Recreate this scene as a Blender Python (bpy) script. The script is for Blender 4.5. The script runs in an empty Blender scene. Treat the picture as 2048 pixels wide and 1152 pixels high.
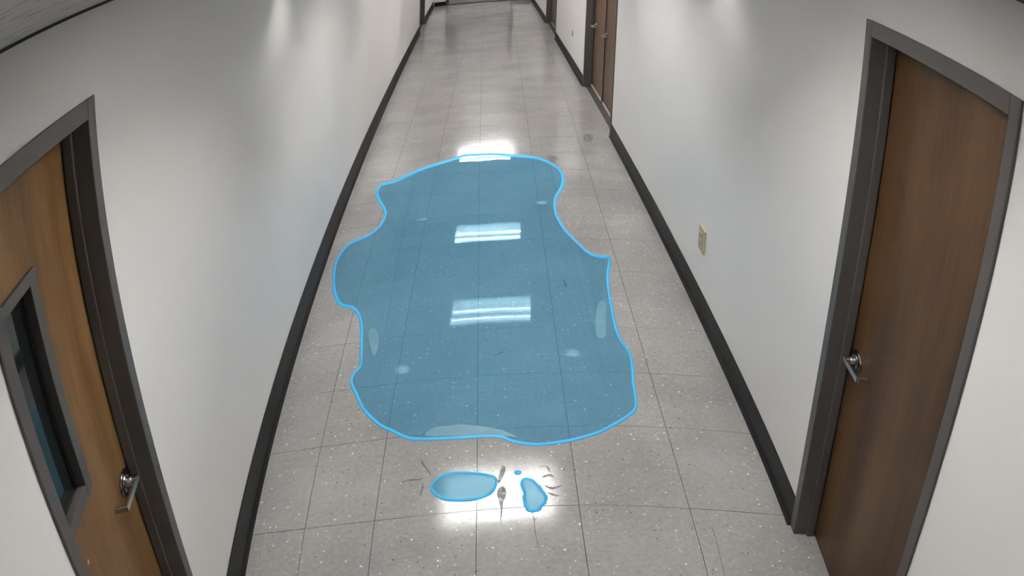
import bpy, bmesh, math, random
from mathutils import Vector, Matrix
random.seed(7)
scene = bpy.context.scene
COL = scene.collection

# ------------------------------------------------------------------ dimensions (metres)
W = 1.894          # corridor width, left wall face at x = 0
H = 2.496          # ceiling height
Y_BACK, Y_END = -2.7, 17.49
SKEW = -0.060      # the tile rows run a little askew to the walls

# ------------------------------------------------------------------ camera: wide lens under the ceiling
cam_data = bpy.data.cameras.new('camera')
cam = bpy.data.objects.new('camera', cam_data)
COL.objects.link(cam)
scene.camera = cam
pitch, yaw, roll = 0.9559, -0.148344, 0.050514
cp, sp, cy, sy = math.cos(pitch), math.sin(pitch), math.cos(yaw), math.sin(yaw)
cr, sr = math.cos(roll), math.sin(roll)
fwd, up, rt = Vector((0, cp, -sp)), Vector((0, sp, cp)), Vector((1, 0, 0))
right2, up2 = cr * rt + sr * up, -sr * rt + cr * up
rz = Matrix.Rotation(yaw, 3, 'Z')
rot = Matrix((rz @ right2, rz @ up2, rz @ -fwd)).transposed()
cam.matrix_world = Matrix.Translation((0.8624, 0.0, 2.42359)) @ rot.to_4x4()
cam_data.type = 'PANO'
cam_data.panorama_type = 'FISHEYE_LENS_POLYNOMIAL'
cam_data.sensor_width = 20.48
cam_data.sensor_height = 11.52
cam_data.fisheye_fov = math.radians(300)
cam_data.fisheye_polynomial_k0 = 0.0
cam_data.fisheye_polynomial_k1 = -0.3740802e-1
cam_data.fisheye_polynomial_k2 = -0.3114997e-2
cam_data.fisheye_polynomial_k3 = 0.2048021e-3
cam_data.fisheye_polynomial_k4 = -0.0752831e-4
cam_data.shift_x = -134.719 / 2048
cam_data.shift_y = 773.466 / 1152
cam_data.clip_start = 0.01

# ------------------------------------------------------------------ world, exposure
world = bpy.data.worlds.new('world')
scene.world = world
world.use_nodes = True
world.node_tree.nodes['Background'].inputs[0].default_value = (0.5, 0.52, 0.55, 1)
world.node_tree.nodes['Background'].inputs[1].default_value = 0.02
TUBE_STRENGTH = 82.0
WASHER_STRENGTH = 150.0
vs = scene.view_settings
vs.view_transform = 'Standard'
vs.look = 'None'
vs.exposure = 0.95
vs.gamma = 1.0
vs.use_curve_mapping = False

# ------------------------------------------------------------------ materials
def new_mat(name):
    m = bpy.data.materials.new(name)
    m.use_nodes = True
    nt = m.node_tree
    return m, nt, nt.nodes['Principled BSDF'], nt.nodes, nt.links

def ramp(nodes, stops):
    r = nodes.new('ShaderNodeValToRGB')
    el = r.color_ramp.elements
    while len(el) < len(stops):
        el.new(0.5)
    for e, (p, c) in zip(el, stops):
        e.position = p
        e.color = (*c, 1) if len(c) == 3 else c
    return r

def noise(nodes, links, coord, scale, detail=4, mapping=None, rough=0.5):
    n = nodes.new('ShaderNodeTexNoise')
    n.inputs['Scale'].default_value = scale
    n.inputs['Detail'].default_value = detail
    n.inputs['Roughness'].default_value = rough
    if mapping:
        mp = nodes.new('ShaderNodeMapping')
        mp.inputs['Scale'].default_value = mapping
        links.new(coord, mp.inputs['Vector'])
        coord = mp.outputs[0]
    links.new(coord, n.inputs['Vector'])
    return n

def geo_pos(nodes):
    return nodes.new('ShaderNodeNewGeometry').outputs['Position']

def plain(name, col, rough=0.5, metal=0.0, spec=0.5, bump=None):
    m, nt, b, nodes, links = new_mat(name)
    b.inputs['Base Color'].default_value = (*col, 1)
    b.inputs['Roughness'].default_value = rough
    b.inputs['Metallic'].default_value = metal
    b.inputs['Specular IOR Level'].default_value = spec
    if bump:
        n = noise(nodes, links, geo_pos(nodes), bump[0], 3)
        bp = nodes.new('ShaderNodeBump')
        bp.inputs['Strength'].default_value = bump[1]
        bp.inputs['Distance'].default_value = 0.002
        links.new(n.outputs[0], bp.inputs['Height'])
        links.new(bp.outputs[0], b.inputs['Normal'])
    return m

def wall_mat():
    m, nt, b, nodes, links = new_mat('wall paint')
    pos = geo_pos(nodes)
    n = noise(nodes, links, pos, 1.3, 3)
    r = ramp(nodes, [(0.3, (0.742, 0.722, 0.702)), (0.7, (0.772, 0.753, 0.733))])
    links.new(n.outputs[0], r.inputs[0])
    links.new(r.outputs[0], b.inputs['Base Color'])
    b.inputs['Roughness'].default_value = 0.42
    b.inputs['Specular IOR Level'].default_value = 0.35
    n2 = noise(nodes, links, pos, 160, 2)
    bp = nodes.new('ShaderNodeBump')
    bp.inputs['Strength'].default_value = 0.05
    bp.inputs['Distance'].default_value = 0.001
    links.new(n2.outputs[0], bp.inputs['Height'])
    links.new(bp.outputs[0], b.inputs['Normal'])
    return m

def tile_mat():
    m, nt, b, nodes, links = new_mat('vinyl floor tile')
    pos = geo_pos(nodes)
    base = noise(nodes, links, pos, 2.2, 6, rough=0.6)
    r = ramp(nodes, [(0.30, (0.220, 0.210, 0.204)), (0.52, (0.262, 0.252, 0.246)), (0.75, (0.305, 0.295, 0.288))])
    links.new(base.outputs[0], r.inputs[0])
    fine = noise(nodes, links, pos, 55, 4, rough=0.65)
    r2 = ramp(nodes, [(0.3, (0.86, 0.86, 0.86)), (0.7, (1.1, 1.1, 1.1))])
    links.new(fine.outputs[0], r2.inputs[0])
    mul = nodes.new('ShaderNodeMix'); mul.data_type = 'RGBA'; mul.blend_type = 'MULTIPLY'
    mul.inputs[0].default_value = 1
    links.new(r.outputs[0], mul.inputs[6]); links.new(r2.outputs[0], mul.inputs[7])
    # each tile a touch lighter or darker than the next
    info = nodes.new('ShaderNodeObjectInfo')
    rr = ramp(nodes, [(0, (0.96, 0.96, 0.96)), (1, (1.03, 1.03, 1.03))])
    links.new(info.outputs['Random'], rr.inputs[0])
    mul2 = nodes.new('ShaderNodeMix'); mul2.data_type = 'RGBA'; mul2.blend_type = 'MULTIPLY'
    mul2.inputs[0].default_value = 1
    links.new(mul.outputs[2], mul2.inputs[6]); links.new(rr.outputs[0], mul2.inputs[7])
    col = mul2.outputs[2]
    # pale and dark chips
    for scale, lo, hi, chip, thr in ((34, 0.10, 0.16, (0.62, 0.61, 0.58), 0.72), (60, 0.13, 0.19, (0.50, 0.49, 0.47), 0.72),
                                     (48, 0.09, 0.15, (0.045, 0.042, 0.040), 0.70)):
        v = nodes.new('ShaderNodeTexVoronoi')
        v.inputs['Scale'].default_value = scale
        v.inputs['Randomness'].default_value = 1.0
        mp = nodes.new('ShaderNodeMapping')
        mp.inputs['Location'].default_value = (scale * 0.37, scale * 0.11, 0)
        links.new(pos, mp.inputs['Vector'])
        dn = noise(nodes, links, pos, 130, 2)
        ad = nodes.new('ShaderNodeMixRGB'); ad.blend_type = 'ADD'; ad.inputs[0].default_value = 0.006
        links.new(mp.outputs[0], ad.inputs[1]); links.new(dn.outputs['Color'], ad.inputs[2])
        links.new(ad.outputs[0], v.inputs['Vector'])
        rd = ramp(nodes, [(lo, (1, 1, 1)), (hi, (0, 0, 0))])
        links.new(v.outputs['Distance'], rd.inputs[0])
        sep = nodes.new('ShaderNodeSeparateColor')
        links.new(v.outputs['Color'], sep.inputs[0])
        gt = nodes.new('ShaderNodeMath'); gt.operation = 'GREATER_THAN'; gt.inputs[1].default_value = thr
        links.new(sep.outputs[0], gt.inputs[0])
        fac = nodes.new('ShaderNodeMath'); fac.operation = 'MULTIPLY'
        links.new(rd.outputs[0], fac.inputs[0]); links.new(gt.outputs[0], fac.inputs[1])
        mx = nodes.new('ShaderNodeMix'); mx.data_type = 'RGBA'
        links.new(fac.outputs[0], mx.inputs[0]); links.new(col, mx.inputs[6])
        mx.inputs[7].default_value = (*chip, 1)
        col = mx.outputs[2]
    links.new(col, b.inputs['Base Color'])
    rn = noise(nodes, links, pos, 1.1, 4, mapping=(1, 0.5, 1))
    rrh = ramp(nodes, [(0.3, (0.09, 0.09, 0.09)), (0.7, (0.16, 0.16, 0.16))])
    links.new(rn.outputs[0], rrh.inputs[0])
    links.new(rrh.outputs[0], b.inputs['Roughness'])
    b.inputs['Specular IOR Level'].default_value = 0.30
    bn = noise(nodes, links, pos, 9, 3)
    bp = nodes.new('ShaderNodeBump')
    bp.inputs['Strength'].default_value = 0.06
    bp.inputs['Distance'].default_value = 0.002
    links.new(bn.outputs[0], bp.inputs['Height'])
    links.new(bp.outputs[0], b.inputs['Normal'])
    return m

def wood_mat(name, dark, light, seed):
    m, nt, b, nodes, links = new_mat(name)
    pos = geo_pos(nodes)
    off = nodes.new('ShaderNodeVectorMath'); off.operation = 'ADD'; off.inputs[1].default_value = (seed, seed * 2.3, seed * .7)
    links.new(pos, off.inputs[0])
    big = noise(nodes, links, off.outputs[0], 1.0, 4, mapping=(9, 9, 0.9), rough=0.55)
    fine = noise(nodes, links, off.outputs[0], 1.0, 6, mapping=(150, 150, 5.0), rough=0.7)
    mixv = nodes.new('ShaderNodeMath'); mixv.operation = 'MULTIPLY_ADD'; mixv.inputs[1].default_value = 0.45
    links.new(fine.outputs[0], mixv.inputs[0]); 
    sc = nodes.new('ShaderNodeMath'); sc.operation = 'MULTIPLY'; sc.inputs[1].default_value = 0.55
    links.new(big.outputs[0], sc.inputs[0]); links.new(sc.outputs[0], mixv.inputs[2])
    mid = tuple((a + c) / 2 for a, c in zip(dark, light))
    r = ramp(nodes, [(0.38, dark), (0.5, mid), (0.62, light)])
    links.new(mixv.outputs[0], r.inputs[0])
    links.new(r.outputs[0], b.inputs['Base Color'])
    b.inputs['Roughness'].default_value = 0.42
    b.inputs['Specular IOR Level'].default_value = 0.22
    return m

def puddle_mat(name, tint, cover, gloss, rough=0.015, ripple=0.10, clear=(0.75, 0.92, 1.0), scale=5.5, ior=1.36):
    """Shallow dyed water: the floor shows through, the surface mirrors the lights."""
    m, nt, b, nodes, links = new_mat(name)
    out = nodes['Material Output']
    nodes.remove(b)
    pos = geo_pos(nodes)
    n1 = noise(nodes, links, pos, scale, 3)
    bp = nodes.new('ShaderNodeBump')
    bp.inputs['Strength'].default_value = ripple
    bp.inputs['Distance'].default_value = 0.004
    links.new(n1.outputs[0], bp.inputs['Height'])
    tr = nodes.new('ShaderNodeBsdfTransparent')
    tr.inputs[0].default_value = (*clear, 1)
    df = nodes.new('ShaderNodeBsdfDiffuse')
    df.inputs[0].default_value = (*tint, 1)
    body = nodes.new('ShaderNodeMixShader'); body.inputs[0].default_value = cover
    links.new(tr.outputs[0], body.inputs[1]); links.new(df.outputs[0], body.inputs[2])
    gl = nodes.new('ShaderNodeBsdfGlossy')
    gl.inputs['Color'].default_value = (*gloss, 1)
    gl.inputs['Roughness'].default_value = rough
    links.new(bp.outputs[0], gl.inputs['Normal'])
    fr = nodes.new('ShaderNodeFresnel'); fr.inputs['IOR'].default_value = ior
    links.new(bp.outputs[0], fr.inputs['Normal'])
    top = nodes.new('ShaderNodeMixShader')
    links.new(fr.outputs[0], top.inputs[0]); links.new(body.outputs[0], top.inputs[1]); links.new(gl.outputs[0], top.inputs[2])
    links.new(top.outputs[0], out.inputs[0])
    return m

def stain_mat(name, col, cover, rough=0.5, scale=45, low=0.35):
    m, nt, b, nodes, links = new_mat(name)
    pos = geo_pos(nodes)
    n = noise(nodes, links, pos, scale, 4)
    r = ramp(nodes, [(0.35, (cover * low,) * 3), (0.6, (cover,) * 3)])
    links.new(n.outputs[0], r.inputs[0])
    b.inputs['Base Color'].default_value = (*col, 1)
    b.inputs['Roughness'].default_value = rough
    links.new(r.outputs[0], b.inputs['Alpha'])
    return m

def ceiling_mat():
    m, nt, b, nodes, links = new_mat('fissured ceiling board')
    pos = geo_pos(nodes)
    n = noise(nodes, links, pos, 1.0, 5, mapping=(70, 14, 1), rough=0.6)
    r = ramp(nodes, [(0.36, (0.22, 0.215, 0.21)), (0.46, (0.60, 0.59, 0.58))])
    links.new(n.outputs[0], r.inputs[0])
    links.new(r.outputs[0], b.inputs['Base Color'])
    b.inputs['Roughness'].default_value = 0.9
    return m

def emit_mat(name, col, strength):
    m, nt, b, nodes, links = new_mat(name)
    b.inputs['Base Color'].default_value = (*col, 1)
    b.inputs['Emission Color'].default_value = (*col, 1)
    b.inputs['Emission Strength'].default_value = strength
    return m

M = {
    'wall': wall_mat(),
    'tile': tile_mat(),
    'grout': plain('dark tile joint', (0.030, 0.028, 0.027), 0.8),
    'rubber': plain('black rubber base', (0.0065, 0.0063, 0.0065), 0.55, spec=0.18, bump=(60, 0.1)),
    'frame': plain('taupe painted steel', (0.055, 0.049, 0.046), 0.45, bump=(200, 0.03)),
    'wood_right': wood_mat('right door veneer', (0.036, 0.0165, 0.0058), (0.080, 0.042, 0.0165), 3.1),
    'wood_left': wood_mat('left door veneer', (0.086, 0.042, 0.0135), (0.172, 0.096, 0.038), 8.4),
    'wood_far': wood_mat('far door veneer', (0.060, 0.031, 0.014), (0.108, 0.062, 0.032), 5.2),
    'chrome': plain('satin nickel', (0.50, 0.47, 0.45), 0.30, 1.0),
    'dark_metal': plain('dark rose metal', (0.16, 0.15, 0.155), 0.25, 1.0),
    'glass': plain('dark glass', (0.010, 0.012, 0.013), 0.04, spec=0.6),
    'gasket': plain('black gasket', (0.008, 0.008, 0.009), 0.6),
    'sweep': plain('pale door sweep', (0.42, 0.40, 0.39), 0.4),
    'threshold': plain('dark threshold', (0.030, 0.026, 0.026), 0.4),
    'ivory': plain('ivory plastic', (0.40, 0.34, 0.23), 0.35),
    'slot': plain('outlet slot', (0.03, 0.02, 0.012), 0.6),
    'ceiling': ceiling_mat(),
    'white': plain('white enamel', (0.80, 0.80, 0.79), 0.35),
    'can': plain('dark downlight body', (0.10, 0.10, 0.10), 0.5),
    'louver': plain('silver louver', (0.62, 0.63, 0.64), 0.3, 0.6),
    'tube': emit_mat('lit fluorescent tube', (1.0, 0.985, 0.965), TUBE_STRENGTH),
    'washer': emit_mat('lit downlight lamp', (1.0, 0.985, 0.965), WASHER_STRENGTH),
    'kick': plain('brushed kick plate', (0.34, 0.33, 0.33), 0.4, 0.3),
    'pale_glass': plain('pale frosted glass', (0.50, 0.50, 0.50), 0.3),
    'end_frame': plain('dark bronze frame', (0.045, 0.042, 0.045), 0.4),
    'water': puddle_mat('blue dyed water', (0.135, 0.490, 0.770), 0.25, (0.33, 0.55, 0.67), ripple=0.03),
    'water_pale': puddle_mat('shallow blue water', (0.125, 0.350, 0.510), 0.55, (0.10, 0.18, 0.22), rough=0.08),
    'edge': plain('bright blue water rim', (0.036, 0.370, 0.680), 0.4, spec=0.2),
    'film': puddle_mat('clear water film', (0.5, 0.5, 0.5), 0.0, (1, 1, 1), 0.07, 0.45, (1, 1, 1), 22, 1.13),
    'smear': stain_mat('grey dried smear', (0.15, 0.145, 0.14), 0.85),
    'scratch': stain_mat('dark floor scratch', (0.06, 0.056, 0.054), 0.65),
    'reflection_paint': stain_mat('painted pale reflection', (0.24, 0.46, 0.57), 0.55, 0.2, 14, 0.9),  # paler blue standing in for reflected light
}

# ------------------------------------------------------------------ mesh helpers
class MB:
    def __init__(self):
        self.v, self.f = [], []
    def hexa(self, p):
        """p: 8 corners, bottom ring then top ring, both counter-clockwise from above"""
        k = len(self.v)
        self.v += [tuple(q) for q in p]
        self.f += [(k+3, k+2, k+1, k), (k+4, k+5, k+6, k+7)] + [(k+i, k+(i+1) % 4, k+4+(i+1) % 4, k+4+i) for i in range(4)]
        return self
    def box(self, x0, x1, y0, y1, z0, z1):
        if x0 > x1: x0, x1 = x1, x0
        if y0 > y1: y0, y1 = y1, y0
        return self.hexa([(x0,y0,z0),(x1,y0,z0),(x1,y1,z0),(x0,y1,z0),(x0,y0,z1),(x1,y0,z1),(x1,y1,z1),(x0,y1,z1)])
    def tube(self, a, b, r0, r1=None, n=20, cap=True):
        r1 = r0 if r1 is None else r1
        a, b = Vector(a), Vector(b)
        d = (b - a).normalized()
        u = d.orthogonal().normalized(); w = d.cross(u)
        k = len(self.v)
        for c, r in ((a, r0), (b, r1)):
            for i in range(n):
                t = 2 * math.pi * i / n
                self.v.append(tuple(c + r * (math.cos(t) * u + math.sin(t) * w)))
        for i in range(n):
            j = (i + 1) % n
            self.f.append((k+i, k+j, k+n+j, k+n+i))
        if cap:
            self.f.append(tuple(k + i for i in reversed(range(n))))
            self.f.append(tuple(k + n + i for i in range(n)))
        return self
    def mesh(self, name):
        me = bpy.data.meshes.new(name)
        me.from_pydata(self.v, [], self.f)
        me.update()
        return me
    def build(self, name, mat, parent=None, bevel=0.0, smooth=False):
        me = self.mesh(name)
        me.materials.append(mat)
        o = bpy.data.objects.new(name, me)
        COL.objects.link(o)
        if parent: o.parent = parent
        if bevel:
            md = o.modifiers.new('bevel', 'BEVEL'); md.width = bevel; md.segments = 2; md.limit_method = 'ANGLE'
        if smooth:
            for p in me.polygons: p.use_smooth = True
        return o

def tag(o, label=None, cat=None, group=None, kind=None):
    if label: o['label'] = label
    if cat: o['category'] = cat
    if group: o['group'] = group
    if kind: o['kind'] = kind
    return o

def empty(name, loc=(0, 0, 0)):
    o = bpy.data.objects.new(name, None)
    o.empty_display_size = 0.1
    COL.objects.link(o)
    o.location = loc
    return o

def child(o, parent):
    """parent without moving: parts are modelled in world coordinates"""
    o.parent = parent
    o.matrix_parent_inverse = Matrix.Translation(parent.location).inverted()
    return o

# ================================================================== the setting
# doors: (side, y near, y far); frame head at 2.185
HEAD = 2.190
DOORS_L = [(1.190, 1.779), (13.40, 14.58)]
DOORS_R = [(1.443, 2.242), (6.67, 8.58), (11.85, 13.59)]

def wall(name, xa, xb, doors, label):
    mb = MB()
    y = Y_BACK
    for ya, yb in doors:
        mb.box(xa, xb, y, ya + 0.02, 0.0006, H + 0.03)
        mb.box(xa, xb, ya + 0.02, yb - 0.02, HEAD - 0.02, H + 0.03)
        y = yb - 0.02
    mb.box(xa, xb, y, Y_END + 0.14, 0.0006, H + 0.03)
    return tag(mb.build(name, M['wall']), label, 'wall', kind='structure')

wall('wall_left', -0.16, 0.0, DOORS_L, 'off-white painted corridor wall with the windowed door')
wall('wall_right', W, W + 0.16, DOORS_R, 'off-white painted corridor wall with the ivory outlet')
END_DOOR = (0.24, 1.545)
mb = MB()
mb.box(0, END_DOOR[0] + 0.02, Y_END, Y_END + 0.14, 0.0006, H + 0.03)
mb.box(END_DOOR[1] - 0.02, W, Y_END, Y_END + 0.14, 0.0006, H + 0.03)
mb.box(END_DOOR[0] + 0.02, END_DOOR[1] - 0.02, Y_END, Y_END + 0.14, HEAD - 0.02, H + 0.03)
tag(mb.build('wall_end', M['wall']), 'pale wall closing the far end of the corridor', 'wall', kind='structure')
tag(MB().box(0, W, Y_BACK - 0.14, Y_BACK, 0.0006, H + 0.03).build('wall_back', M['wall']),
    'pale corridor wall behind the viewpoint', 'wall', kind='structure')

# ---- floor: a dark bed that shows in the joints, and every tile on it
floor = tag(MB().box(-0.30, W + 0.30, Y_BACK, Y_END + 0.30, -0.06, -0.0035).build('floor', M['grout']),
            'grey speckled vinyl tile floor of the corridor', 'floor', kind='structure')
XL = [(-0.11, 0.0), (0.205, 0.014), (0.455, 0.022), (0.842, 0.008), (1.136, 0.0201), (1.482, 0.0233), (W + 0.11, 0.0)]
ROWS = [0.66, 1.08, 1.50, 1.92, 2.35, 2.80, 3.18, 3.57, 4.17]
while ROWS[-1] < Y_END + 0.4:
    ROWS.append(ROWS[-1] + 0.42)
def cross(i, c):
    """where joint line i meets row line c"""
    a, b = XL[i]
    x = (a + b * (c + SKEW * -0.86)) / (1 - b * SKEW)
    return x, min(c + SKEW * (x - 0.86), Y_END + 0.1)
G = 0.0012
for k in range(len(ROWS) - 1):
    for i in range(len(XL) - 1):
        q = [cross(i, ROWS[k]), cross(i + 1, ROWS[k]), cross(i + 1, ROWS[k + 1]), cross(i, ROWS[k + 1])]
        q = [(q[0][0] + G, q[0][1] + G), (q[1][0] - G, q[1][1] + G), (q[2][0] - G, q[2][1] - G), (q[3][0] + G, q[3][1] - G)]
        if q[3][1] - q[0][1] < 0.03 or q[2][1] - q[1][1] < 0.03:
            continue
        lift = random.uniform(-0.0003, 0.0)
        MB().hexa([(x, y, -0.0045) for x, y in q] + [(x, y, lift) for x, y in q]).build('floor_tile', M['tile'], floor)

# ---- ceiling: boards in strips that leave the light openings free
LIGHT_X, LIGHT_HX, LIGHT_HY = 1.000, 0.375, 0.262
LIGHT_Y = [-1.20, 1.75, 4.95, 7.60, 9.57, 12.65, 15.10, 16.75]
def sk(x, y): return (x, y + SKEW * (x - LIGHT_X))
mb = MB()
def strip(x0, x1, ya, yb, skew_a=True, skew_b=True):
    f = lambda x, y, s: sk(x, y) if s else (x, y)
    q = [f(x0, ya, skew_a), f(x1, ya, skew_a), f(x1, yb, skew_b), f(x0, yb, skew_b)]
    mb.hexa([(x, y, H) for x, y in q] + [(x, y, H + 0.02) for x, y in q])
y, s = Y_BACK, False
for ly in LIGHT_Y:
    strip(-0.02, W + 0.02, y, ly - LIGHT_HY, s, True)
    strip(-0.02, LIGHT_X - LIGHT_HX, ly - LIGHT_HY, ly + LIGHT_HY)
    strip(LIGHT_X + LIGHT_HX, W + 0.02, ly - LIGHT_HY, ly + LIGHT_HY)
    y, s = ly + LIGHT_HY, True
strip(-0.02, W + 0.02, y, Y_END, True, False)
ceiling = tag(mb.build('ceiling', M['ceiling']), 'fissured acoustic board ceiling along the top of the walls', 'ceiling', kind='structure')

# black and grey shadow trims where the walls meet the ceiling
tag(MB().box(0, 0.014, Y_BACK, Y_END, H - 0.011, H - 0.0005).build('trim_1', M['gasket']),
    'thin black trim between left wall and ceiling', 'trim', kind='structure')
tag(MB().box(W - 0.014, W, Y_BACK, Y_END, H - 0.011, H - 0.0005).build('trim_2', M['frame']),
    'thin dark grey trim between right wall and ceiling', 'trim', kind='structure')

# ---- rubber cove base, one run between each pair of doors
def base_run(side, ya, yb, h, label, name):
    s, x = (1, 0.0) if side == 'left' else (-1, W)
    mb = MB()
    mb.box(x, x + s * 0.006, ya, yb, 0.0006, h)
    k = len(mb.v)                                   # toe that curls onto the floor
    prof = [(0.006, 0.028), (0.009, 0.014), (0.017, 0.0045), (0.020, 0.0006), (0.006, 0.0006)]
    n = len(prof)
    for yy in (ya, yb):
        for d, z in prof: mb.v.append((x + s * d, yy, z))
    for i in range(n):
        j = (i + 1) % n
        mb.f.append((k+i, k+j, k+n+j, k+n+i))
    mb.f += [tuple(k+i for i in range(n)), tuple(k+n+i for i in reversed(range(n)))]
    return tag(mb.build(name, M['rubber']), label, 'baseboard', kind='structure')
HB_L, HB_R = 0.165, 0.132
base_run('left', Y_BACK, DOORS_L[0][0], HB_L, 'black rubber baseboard before the windowed door', 'baseboard_left')
base_run('left', DOORS_L[0][1], DOORS_L[1][0], HB_L, 'long black rubber baseboard along the left wall', 'baseboard_left')
base_run('left', DOORS_L[1][1], Y_END, HB_L, 'short far black baseboard beyond the distant left door', 'baseboard_left')
base_run('right', Y_BACK, DOORS_R[0][0], HB_R, 'black rubber baseboard before the near right door', 'baseboard_right')
base_run('right', DOORS_R[0][1], DOORS_R[1][0], HB_R, 'black rubber baseboard under the ivory outlet', 'baseboard_right')
base_run('right', DOORS_R[1][1], DOORS_R[2][0], HB_R, 'black baseboard beyond the pair of brown doors', 'baseboard_right')
base_run('right', DOORS_R[2][1], Y_END, HB_R, 'short far black baseboard at the end of the right wall', 'baseboard_right')
for xa, xb, lab in ((0.02, END_DOOR[0], 'short black baseboard left of the end doors'), (END_DOOR[1], W - 0.02, 'short black baseboard right of the end doors')):
    tag(MB().box(xa, xb, Y_END - 0.006, Y_END, 0.0006, 0.12).build('baseboard_end', M['rubber']), lab, 'baseboard', kind='structure')

# ================================================================== doors
def door(name, side, ya, yb, leaves, wood, label, lever=True, lite=False, far=False, levers=()):
    """steel frame with rebate and stop, flush veneer leaves set back, lever handles"""
    s, x0 = (1, W) if side == 'right' else (-1, 0.0)
    X = lambda d: x0 + s * d
    root = tag(empty(name, (x0, (ya + yb) / 2, 0)), label, 'door', kind='structure')
    FW, HW = 0.042, 0.066
    LD = 0.074   # leaf face behind the wall face
    mb = MB()
    for e, t in ((ya, 1), (yb, -1)):
        mb.box(X(-0.008), X(0.158), e, e + t * FW, 0.0006, HEAD)
        mb.box(X(0.040), X(0.069), e + t * FW, e + t * (FW + 0.010), 0.0006, HEAD - HW)
    mb.box(X(-0.008), X(0.158), ya + FW, yb - FW, HEAD - HW, HEAD)
    mb.box(X(0.040), X(0.069), ya + FW + 0.014, yb - FW - 0.014, HEAD - HW - 0.014, HEAD - HW)
    child(mb.build('door_frame', M['frame'], bevel=0.0025), root)
    a, b = ya + FW + 0.003, yb - FW - 0.003
    n = leaves
    edges = [a + (b - a) * i / n for i in range(n + 1)]
    if n == 2: edges[1] = 7.75
    for i in range(n):
        la, lb = edges[i] + (0.004 if i else 0), edges[i + 1] - (0.004 if i < n - 1 else 0)
        mb = MB()
        if lite:
            # opening for the vision panel
            va, vb, z0, z1 = lite
            mb.box(X(LD), X(LD + 0.044), la, va, 0.014, HEAD - HW - 0.004)
            mb.box(X(LD), X(LD + 0.044), vb, lb, 0.014, HEAD - HW - 0.004)
            mb.box(X(LD), X(LD + 0.044), va, vb, 0.014, z0)
            mb.box(X(LD), X(LD + 0.044), va, vb, z1, HEAD - HW - 0.004)
        else:
            mb.box(X(LD), X(LD + 0.044), la, lb, 0.040 if far else 0.014, HEAD - HW - 0.004)
        leaf = child(mb.build('door_leaf', M[wood]), root)
        if far:
            MB().box(X(LD - 0.006), X(LD), la, lb, 0.016, 0.046).build('door_sweep', M['sweep'], leaf)
        if lite:
            fr = MB()
            t = 0.030
            d0, d1 = LD - 0.010, LD + 0.020
            fr.box(X(d0), X(d1), va - t, va + 0.006, z0 - t, z1 + t)
            fr.box(X(d0), X(d1), vb - 0.006, vb + t, z0 - t, z1 + t)
            fr.box(X(d0), X(d1), va + 0.006, vb - 0.006, z0 - t, z0 + 0.006)
            fr.box(X(d0), X(d1), va + 0.006, vb - 0.006, z1 - 0.006, z1 + t)
            fr.build('window_frame', M['frame'], leaf, bevel=0.002)
            gs = MB()
            for u, w_, p, q in ((va, va + 0.012, z0, z1), (vb - 0.012, vb, z0, z1)):
                gs.box(X(LD + 0.020), X(LD + 0.030), u, w_, p, q)
            gs.box(X(LD + 0.020), X(LD + 0.030), va, vb, z0, z0 + 0.012); gs.box(X(LD + 0.020), X(LD + 0.030), va, vb, z1 - 0.012, z1)
            gs.build('gasket', M['gasket'], leaf)
            MB().box(X(LD + 0.026), X(LD + 0.032), va, vb, z0, z1).build('window_pane', M['glass'], leaf)
    if far:
        child(MB().box(X(0.02), X(0.158), ya + FW, yb - FW, 0.0008, 0.012).build('threshold', M['threshold']), root)
        if n == 2:
            child(MB().box(X(LD - 0.010), X(LD - 0.001), edges[1] - 0.016, edges[1] + 0.016, 0.014, HEAD - HW - 0.014).build('astragal', M['threshold']), root)
    else:
        child(MB().box(X(LD + 0.002), X(0.158), ya + FW, yb - FW, 0.0008, 0.010).build('threshold', M['gasket']), root)
    for ly, lz in levers:
        D = lambda t: X(LD - t)
        rose = MB().tube((D(0), ly, lz), (D(0.007), ly, lz), 0.040, 0.038, 32)
        rose.tube((D(0.007), ly, lz), (D(0.014), ly, lz), 0.030, 0.025, 32)
        lv = MB()
        lv.tube((D(0.012), ly, lz), (D(0.026), ly, lz), 0.014, 0.012, 20)
        lv.tube((D(0.026), ly, lz), (D(0.042), ly, lz), 0.0100, 0.0100, 20)
        # flat bar: runs along the door towards its hinges, then returns to it
        hb = 0.009
        bend = ly - 0.108
        lv.box(D(0.046), D(0.038), bend, ly + 0.010, lz - hb, lz + hb)
        lv.box(D(0.038), D(0.004), bend, bend + 0.008, lz - hb, lz + hb)
        h = child(lv.build('lever_handle', M['chrome'], bevel=0.0015), root)
        rose.build('rosette', M['dark_metal'], h, bevel=0.002)
        MB().tube((D(0.0138), ly, lz + 0.021), (D(0.018), ly, lz + 0.021), 0.004, 0.004, 10).build('lock_pin', M['chrome'], h)
    return root

door('door_1', 'right', *DOORS_R[0], 1, 'wood_right', 'tall brown veneer door in taupe frame nearest on the right', levers=[(2.146, 0.873)])
door('door_2', 'left', *DOORS_L[0], 1, 'wood_left', 'brown veneer door with narrow dark window on the left wall', lite=(1.300, 1.478, 1.195, 1.810), levers=[(1.690, 0.995)])
door('door_3', 'right', *DOORS_R[1], 2, 'wood_far', 'pair of brown doors in one frame halfway down the right wall', far=True, levers=[(8.43, 0.877), (7.67, 0.895)])
door('door_4', 'right', *DOORS_R[2], 1, 'wood_far', 'distant brown door near the end of the right wall', far=True)
door('door_5', 'left', *DOORS_L[1], 1, 'wood_far', 'distant brown door near the end of the left wall', far=True)

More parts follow.
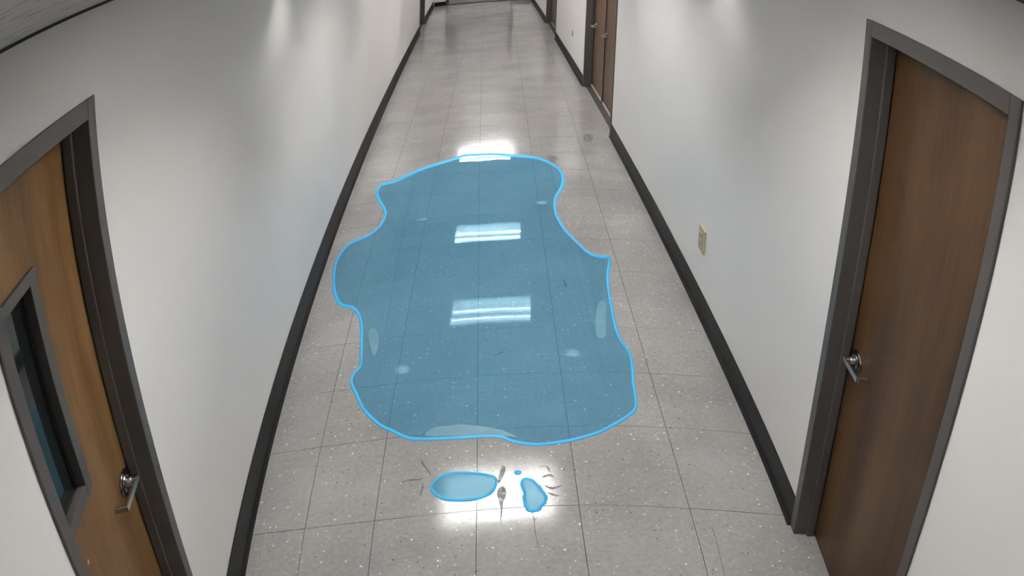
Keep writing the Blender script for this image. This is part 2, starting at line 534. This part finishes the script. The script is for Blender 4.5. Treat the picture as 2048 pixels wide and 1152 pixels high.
# end doors: kick plate, dark rails and stiles, pale frosted glass
root = tag(empty('door_6', ((END_DOOR[0] + END_DOOR[1]) / 2, Y_END, 0)), 'grey glazed door closing the far end of the corridor', 'door', kind='structure')
a, b = END_DOOR
mb = MB()
for e, t in ((a, 1), (b, -1)):
    mb.box(e, e + t * 0.05, Y_END - 0.008, Y_END + 0.13, 0.0006, HEAD)
mb.box(a + 0.05, b - 0.05, Y_END - 0.008, Y_END + 0.13, HEAD - 0.06, HEAD)
child(mb.build('door_frame', M['frame'], bevel=0.002), root)
mb = MB()
y0, y1 = Y_END + 0.05, Y_END + 0.095
mb.box(a + 0.053, a + 0.26, y0, y1, 0.012, HEAD - 0.065)
mb.box(b - 0.09, b - 0.053, y0, y1, 0.012, HEAD - 0.065)
mb.box(a + 0.26, b - 0.09, y0, y1, 0.012, 0.62)
mb.box(a + 0.26, b - 0.09, y0, y1, HEAD - 0.16, HEAD - 0.065)
leaf = child(mb.build('door_leaf', M['end_frame']), root)
MB().box(a + 0.06, b - 0.06, y0 - 0.004, y0, 0.02, 0.34).build('kick_plate', M['kick'], leaf)
MB().box(a + 0.26, b - 0.09, y0 + 0.015, y0 + 0.025, 0.62, HEAD - 0.16).build('window_pane', M['pale_glass'], leaf)

# ================================================================== ceiling lights (their images lie in the wet floor)
def ceiling_light(y, label, blade=0.034, cat='ceiling light'):
    root = tag(empty('ceiling_light', (LIGHT_X, y, H)), label, cat, 'louvred fluorescent ceiling lights')
    root.rotation_euler.z = SKEW
    def part(mb, name, mat, bevel=0): 
        o = mb.build(name, mat, root, bevel=bevel); return o
    hx, hy, d = 0.400, 0.270, 0.105
    tr = MB()                                        # housing: four sides and a back, open below
    tr.box(-hx + .02, hx - .02, -hy, hy, d, d + 0.012)
    tr.box(-hx + .02, -hx + .03, -hy, hy, 0, d); tr.box(hx - .03, hx - .02, -hy, hy, 0, d)
    tr.box(-hx + .03, hx - .03, -hy, -hy + .01, 0, d); tr.box(-hx + .03, hx - .03, hy - .01, hy, 0, d)
    part(tr, 'housing', M['white'])
    fl = MB()
    for q in ((-hx - .01, hx + .01, -hy - .02, -hy + .008), (-hx - .01, hx + .01, hy - .008, hy + .02),
              (-hx - .01, -hx + .03, -hy + .008, hy - .008), (hx - .03, hx + .01, -hy + .008, hy - .008)):
        fl.box(*q, -0.008, -0.001)
    part(fl, 'trim_frame', M['white'])
    for ty in (-0.17, 0.0, 0.17):
        part(MB().tube((-hx + .035, ty, 0.078), (hx - .035, ty, 0.078), 0.016, n=10), 'tube', M['tube'])
    for i in range(1, 8):
        x = -hx + .03 + (2 * hx - .06) * i / 8
        part(MB().box(x - .0015, x + .0015, -hy + .01, hy - .01, 0.000, 0.056), 'louver_blade', M['louver'])
    for ty in ((-0.085, 0.085) if blade < 0.05 else (-0.212, -0.127, -0.085, -0.042, 0.042, 0.085, 0.127, 0.212)):
        part(MB().box(-hx + .03, hx - .03, ty - .003, ty + .003, 0.0, blade), 'louver_blade', M['louver' if blade < 0.05 else 'can'])  # denser dark blades keep the far tubes out of the floor's mirror
    return root
for y, lab in zip(LIGHT_Y, ('louvred fluorescent ceiling light behind the viewpoint',
                            'louvred fluorescent ceiling light above the two near doors',
                            'louvred fluorescent ceiling light mirrored beside the small near puddles',
                            'louvred fluorescent ceiling light mirrored large in the middle of the big puddle',
                            'louvred fluorescent ceiling light mirrored smaller above the puddle centre',
                            'louvred fluorescent ceiling light mirrored at the far rim of the big puddle',
                            'added louvred fill light last but one before the end door',
                            'added louvred fill light nearest the far end door')):
    ceiling_light(y, lab, 0.066 if y > 14 else 0.034)  # the last two lights are added to brighten the far end

# small cylinder downlights: their beams make the bright scallops down the walls
def downlight(x, y, label):
    root = tag(empty('ceiling_downlight', (x, y, H)), label, 'downlight', 'cylinder downlights that wash the walls')
    r, d, n = 0.076, 0.128, 24
    bm = MB()
    for ra, rb, za, zb in ((r, r, -0.0005, -d), (r - 0.006, r - 0.006, -d, -0.02)):
        bm.tube((0, 0, za), (0, 0, zb), ra, rb, n, cap=False)
    k = len(bm.v)
    for rr, z in ((r, -d), (r - 0.006, -d)):
        for i in range(n):
            t = 2 * math.pi * i / n
            bm.v.append((rr * math.cos(t), rr * math.sin(t), z))
    for i in range(n):
        j = (i + 1) % n
        bm.f.append((k + i, k + j, k + n + j, k + n + i))
    bm.build('body', M['can'], root)
    MB().tube((0, 0, -0.012), (0, 0, -0.020), 0.040, 0.040, n).build('lamp', M['washer'], root)
    return root
for x, y, lab in ((0.24, 3.81, 'cylinder downlight nearest along the left wall'), (0.24, 6.53, 'second cylinder downlight along the left wall'),
                  (0.24, 9.95, 'third cylinder downlight along the left wall'), (W - 0.24, 3.72, 'cylinder downlight above the ivory outlet'),
                  (W - 0.24, 6.55, 'cylinder downlight just before the pair of brown doors'), (W - 0.24, 10.2, 'cylinder downlight beyond the pair of brown doors')):
    downlight(x, y, lab)

# ================================================================== ivory outlet on the right wall
out = tag(empty('wall_outlet', (W, 3.763, 0.436)), 'ivory duplex outlet plate low on the right wall', 'outlet')
def oc(mb, name, mat, parent=out, bevel=0):
    o = mb.build(name, mat, bevel=bevel)
    return child(o, parent)
oc(MB().box(W - 0.009, W + 0.001, 3.709, 3.816, 0.362, 0.510), 'cover_plate', M['ivory'], bevel=0.003)
rec = oc(MB().box(W - 0.0125, W - 0.009, 3.738, 3.788, 0.385, 0.487), 'receptacle', M['ivory'], bevel=0.0015)
for zc in (0.412, 0.460):
    for yy, hh in ((3.753, 0.009), (3.773, 0.007)):
        MB().box(W - 0.0132, W - 0.0120, yy - 0.0022, yy + 0.0022, zc - hh, zc + hh).build('slot', M['slot'], rec)
    MB().tube((W - 0.0132, 3.763, zc - 0.016), (W - 0.0120, 3.763, zc - 0.016), 0.0035, n=10).build('slot', M['slot'], rec)
MB().tube((W - 0.0140, 3.763, 0.436), (W - 0.0120, 3.763, 0.436), 0.0035, n=12).build('screw', M['chrome'], rec)

MAIN = [(0.797,6.277),(0.890,6.262),(0.990,6.248),(1.138,6.176),(1.262,6.117),(1.342,6.019),(1.398,5.894),(1.427,5.777),(1.432,5.629),(1.404,5.430),(1.354,5.250),(1.334,5.097),(1.329,4.951),(1.341,4.795),(1.361,4.670),(1.395,4.542),(1.434,4.401),(1.465,4.333),(1.508,4.305),(1.546,4.305),(1.542,4.234),(1.512,4.081),(1.493,3.909),(1.480,3.693),(1.472,3.524),(1.477,3.410),(1.498,3.302),(1.489,3.170),(1.475,3.065),(1.464,2.938),(1.451,2.879),(1.413,2.829),(1.349,2.772),(1.289,2.727),(1.188,2.687),(1.073,2.675),(0.987,2.709),(0.958,2.735),(0.904,2.754),(0.822,2.760),(0.682,2.780),(0.604,2.804),(0.541,2.861),(0.475,2.926),(0.401,3.047),(0.362,3.154),(0.325,3.262),(0.331,3.335),(0.352,3.390),(0.340,3.543),(0.317,3.759),(0.288,3.884),(0.245,3.966),(0.181,4.020),(0.136,4.136),(0.102,4.300),(0.081,4.490),(0.083,4.616),(0.107,4.746),(0.141,4.813),(0.232,4.889),(0.282,4.992),(0.304,5.144),(0.298,5.269),(0.239,5.487),(0.209,5.618),(0.208,5.731),(0.228,5.806),(0.321,5.851),(0.382,5.924),(0.500,6.055),(0.645,6.164),(0.743,6.243)]
OVAL = [(0.704,2.497),(0.715,2.527),(0.740,2.551),(0.770,2.558),(0.807,2.555),(0.850,2.544),(0.885,2.531),(0.916,2.513),(0.926,2.491),(0.922,2.460),(0.909,2.431),(0.884,2.415),(0.850,2.408),(0.809,2.411),(0.766,2.422),(0.740,2.438),(0.717,2.466)]
IRREGULAR = [(1.011,2.464),(1.020,2.482),(1.040,2.476),(1.056,2.450),(1.065,2.436),(1.073,2.411),(1.077,2.400),(1.083,2.384),(1.077,2.354),(1.064,2.338),(1.060,2.324),(1.042,2.319),(1.026,2.324),(1.019,2.347),(1.014,2.386),(1.020,2.410),(1.014,2.440)]
DOT = [(1.013,2.521),(1.010,2.513),(1.004,2.509),(0.996,2.511),(0.990,2.516),(0.988,2.525),(0.991,2.533),(0.997,2.537),(1.005,2.536),(1.011,2.530)]

# ================================================================== water on the floor
def smooth(pts, n=4):
    """closed Catmull-Rom through pts"""
    out_ = []
    m = len(pts)
    for i in range(m):
        p0, p1, p2, p3 = (Vector(pts[(i + k - 1) % m]) for k in range(4))
        for j in range(n):
            t = j / n
            out_.append(0.5 * ((2 * p1) + (p2 - p0) * t + (2 * p0 - 5 * p1 + 4 * p2 - p3) * t * t + (3 * p1 - p0 - 3 * p2 + p3) * t ** 3))
    return out_

def sheet(pts, z, skirt=None):
    """flat filled outline with a side wall"""
    bm = bmesh.new()
    vs_ = [bm.verts.new((p[0], p[1], z)) for p in pts]
    f = bm.faces.new(vs_)
    f.normal_update()
    if f.normal.z < 0: f.normal_flip()
    if skirt is not None:
        lo = [bm.verts.new((p[0], p[1], skirt)) for p in pts]
        n = len(pts)
        for i in range(n):
            bm.faces.new((vs_[i], vs_[(i + 1) % n], lo[(i + 1) % n], lo[i]))
    bmesh.ops.recalc_face_normals(bm, faces=bm.faces[:])
    bmesh.ops.triangulate(bm, faces=[q for q in bm.faces if len(q.verts) > 4])
    if max(bm.faces, key=lambda q: q.calc_area()).normal.z < 0:
        bmesh.ops.reverse_faces(bm, faces=bm.faces[:])
    return bm

def link_bm(bm, name, mat, parent=None):
    me = bpy.data.meshes.new(name)
    bm.to_mesh(me); bm.free()
    me.materials.append(mat)
    o = bpy.data.objects.new(name, me)
    COL.objects.link(o)
    if parent: o.parent = parent
    return o

def rim_width(y, nx, ny):
    """half width of the rounded rim: widened with distance so its line looks even from the camera"""
    ax = 0.00164 + (y - 2.4) * 0.0005
    ay = 0.0025 + (y - 2.4) * 0.0016 + (y - 2.4) ** 2 * 0.00029
    return 3.1 * math.hypot(ax * nx, ay * ny)

def rim(pts, z0, h, k=1.0):
    bm = bmesh.new()
    n = len(pts)
    area = sum(pts[i][0] * pts[(i + 1) % n][1] - pts[(i + 1) % n][0] * pts[i][1] for i in range(n))
    sgn = 1 if area < 0 else -1
    rings = []
    for i in range(n):
        t = (pts[(i + 1) % n] - pts[i - 1]).normalized()
        nx, ny = -t.y * sgn, t.x * sgn
        w = rim_width(pts[i].y, nx, ny) * k
        rings.append([bm.verts.new((pts[i].x + nx * w * c, pts[i].y + ny * w * c, z0 + h * e)) for c, e in
                      ((-1, 0), (-0.75, 0.7), (0, 1), (0.75, 0.7), (1, 0))])
    for i in range(n):
        a, b = rings[i], rings[(i + 1) % n]
        for j in range(4):
            bm.faces.new((a[j], a[j + 1], b[j + 1], b[j]))
    bmesh.ops.recalc_face_normals(bm, faces=bm.faces[:])
    if sum(f.normal.z for f in bm.faces) < 0:
        bmesh.ops.reverse_faces(bm, faces=bm.faces[:])
    return bm

def puddle(pts, mat, label, h=0.0026, k=1.0, fine=4, ragged=0.0):
    p = smooth(pts, fine)
    if ragged:
        p = [q + Vector((random.uniform(-ragged, ragged), random.uniform(-ragged, ragged))) for q in p]
    c = sum(p, Vector((0, 0))) / len(p)
    root = tag(empty('water_puddle', (c.x, c.y, 0)), label, 'puddle', 'blue puddles on the tile floor')
    child(link_bm(sheet(p, h, 0.0002), 'water_surface', mat), root)
    child(link_bm(rim(p, 0.0003, h + 0.0006, k), 'puddle_rim', M['edge']), root)
    return root
big = puddle(MAIN, M['water'], 'huge blue puddle with bright blue rim covering the middle of the corridor')
puddle(OVAL, M['water_pale'], 'small oval blue puddle with bright rim in front of the big one')
puddle(IRREGULAR, M['water_pale'], 'small ragged upright blue puddle right of the oval one', k=1.15, ragged=0.0013)
dp = smooth(DOT, 3)
c = sum(dp, Vector((0, 0))) / len(dp)
root = tag(empty('water_drop', (c.x, c.y, 0)), 'tiny bright blue drop above the ragged small puddle', 'drop')
bm = bmesh.new()
top = bm.verts.new((c.x, c.y, 0.0036))
r1 = [bm.verts.new((c.x + (p.x - c.x) * .7, c.y + (p.y - c.y) * .7, 0.0029)) for p in dp]
r0 = [bm.verts.new((p.x, p.y, 0.0003)) for p in dp]
for i in range(len(dp)):
    j = (i + 1) % len(dp)
    bm.faces.new((top, r1[i], r1[j])); bm.faces.new((r1[i], r0[i], r0[j], r1[j]))
bmesh.ops.recalc_face_normals(bm, faces=bm.faces[:])
child(link_bm(bm, 'water_surface', M['edge']), root)

# wall and lamp reflections painted as pale sheets inside the big puddle
REFLECTION_PATCHES = [[(0.375,3.717),(0.408,3.650),(0.420,3.546),(0.408,3.445),(0.379,3.558),(0.361,3.664)],
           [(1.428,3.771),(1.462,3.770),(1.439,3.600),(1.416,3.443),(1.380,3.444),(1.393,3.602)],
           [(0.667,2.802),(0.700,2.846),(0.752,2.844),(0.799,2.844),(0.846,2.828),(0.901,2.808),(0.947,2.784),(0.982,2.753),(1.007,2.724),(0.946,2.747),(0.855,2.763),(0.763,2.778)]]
for s_ in REFLECTION_PATCHES:
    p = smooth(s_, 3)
    child(link_bm(sheet(p, 0.0031, 0.0027), 'painted_reflection', M['reflection_paint']), big)

# a clear film of water round the small puddles
FILM = [(0.710,2.591),(0.766,2.622),(0.873,2.630),(0.976,2.597),(1.059,2.543),(1.111,2.467),(1.123,2.362),(1.097,2.278),(1.027,2.257),(0.903,2.272),(0.774,2.308),(0.722,2.354),(0.692,2.461)]
tag(link_bm(sheet(smooth([(x + random.uniform(-.012, .012), y + random.uniform(-.012, .012)) for x, y in smooth(FILM, 3)], 3), 0.0009, 0.0002), 'water_film', M['film']),
    'clear wet film mirroring the lamp around the two small puddles', 'wet patch')

# ---- dried smears and scratches
def ribbon(pts, w, z=0.0008):
    bm = bmesh.new()
    P = [Vector(p) for p in pts]
    fine = []
    for i in range(len(P) - 1):
        p0, p1, p2, p3 = P[max(i - 1, 0)], P[i], P[i + 1], P[min(i + 2, len(P) - 1)]
        for j in range(5):
            t = j / 5
            fine.append(0.5 * ((2 * p1) + (p2 - p0) * t + (2 * p0 - 5 * p1 + 4 * p2 - p3) * t * t + (3 * p1 - p0 - 3 * p2 + p3) * t ** 3))
    fine.append(P[-1])
    L, n = [], len(fine)
    for i in range(n):
        t = (fine[min(i + 1, n - 1)] - fine[max(i - 1, 0)]).normalized()
        ww = w * (0.35 + 0.65 * math.sin(math.pi * (i + 0.5) / n)) * random.uniform(0.75, 1.2)
        L.append((bm.verts.new((fine[i].x - t.y * ww, fine[i].y + t.x * ww, z)), bm.verts.new((fine[i].x + t.y * ww, fine[i].y - t.x * ww, z))))
    for a, b in zip(L, L[1:]):
        bm.faces.new((a[0], b[0], b[1], a[1]))
    bmesh.ops.recalc_face_normals(bm, faces=bm.faces[:])
    if sum(f.normal.z for f in bm.faces) < 0: bmesh.ops.reverse_faces(bm, faces=bm.faces[:])
    return bm
BLOBS = [([(0.948,2.568),(0.960,2.555),(0.954,2.522),(0.945,2.496),(0.936,2.476),(0.931,2.488),(0.938,2.519),(0.941,2.547)], 'dark narrow smear standing right of the oval puddle'),
         ([(0.939,2.455),(0.952,2.455),(0.959,2.422),(0.954,2.395),(0.947,2.376),(0.944,2.337),(0.936,2.278),(0.935,2.278),(0.939,2.342),(0.934,2.381),(0.928,2.410),(0.930,2.435)], 'grey drip-shaped smear with a long tail between small puddles'),
         ([(1.700,6.728),(1.754,6.698),(1.731,6.537),(1.683,6.509),(1.674,6.595)], 'dark grey smudge on the floor near the pair of brown doors'),
         ([(1.368,6.140),(1.421,6.135),(1.432,6.059),(1.401,5.977),(1.371,6.040)], 'faint grey smudge at the far right rim of the big puddle')]
for pts, lab in BLOBS:
    tag(link_bm(sheet(smooth(pts, 3), 0.0013, 0.0002), 'floor_smear', M['smear']), lab, 'smear', 'dried smears on the floor')
LINES = [([(0.659,2.659),(0.676,2.613),(0.700,2.566)], .0030, 'short curved scuff ending at the oval puddle'),
         ([(0.593,2.545),(0.615,2.554),(0.657,2.550),(0.670,2.556)], .0040, 'wavy grey scuff left of the oval puddle'),
         ([(0.673,2.523),(0.671,2.491),(0.665,2.464)], .0035, 'hooked grey scuff close beside the oval puddle'),
         ([(1.070,2.541),(1.096,2.546),(1.106,2.512)], .0035, 'bent scuff highest above the ragged puddle'),
         ([(1.080,2.485),(1.105,2.495),(1.120,2.472)], .0050, 'arched scuff right of the ragged puddle top'),
         ([(1.085,2.438),(1.108,2.423),(1.136,2.433)], .0050, 'sagging scuff right of the ragged puddle middle'),
         ([(1.090,2.404),(1.110,2.388),(1.125,2.382)], .0040, 'straight scuff right of the ragged puddle foot'),
         ([(1.593,2.218),(1.592,2.164),(1.583,2.012)], .0016, 'thin straight scratch at the lower right of the floor'),
         ([(1.035,2.323),(1.040,2.274),(1.040,2.216),(1.049,2.115)], .0018, 'thin scratch running down from the ragged puddle'),
         ([(0.948,3.330),(0.976,3.355)], .0026, 'tiny dark scratch in the lower half of the big puddle'),
         ([(1.292,4.033),(1.293,3.941)], .0024, 'tiny dark scratch in the right half of the big puddle')]
for pts, w, lab in LINES:
    inside = 'big puddle' in lab
    tag(link_bm(ribbon(pts, w, 0.0030 if inside else 0.0013), 'floor_scratch', M['scratch']), lab, 'scratch', 'scuffs and scratches on the floor')

# small scuff on the right wall between the far doors
sc = MB().box(W - 0.0008, W, 9.72, 9.82, 0.46, 0.55)
tag(sc.build('wall_scuff', M['scratch']), 'small dark scuff on the right wall beyond the brown doors', 'scuff')

# pale chip in the veneer of the windowed door
door2 = bpy.data.objects['door_2']
chip = MB()
for ang in (0.0, math.pi / 2):
    k = len(chip.v)
    for t, r in ((0, 0.011), (math.pi / 2, 0.0028), (math.pi, 0.011), (3 * math.pi / 2, 0.0028)):
        chip.v.append((-0.0735, 1.368 + r * math.cos(t + ang), 1.050 + r * math.sin(t + ang)))
    chip.f.append((k, k + 1, k + 2, k + 3))
child(chip.build('veneer_chip', M['sweep']), door2)
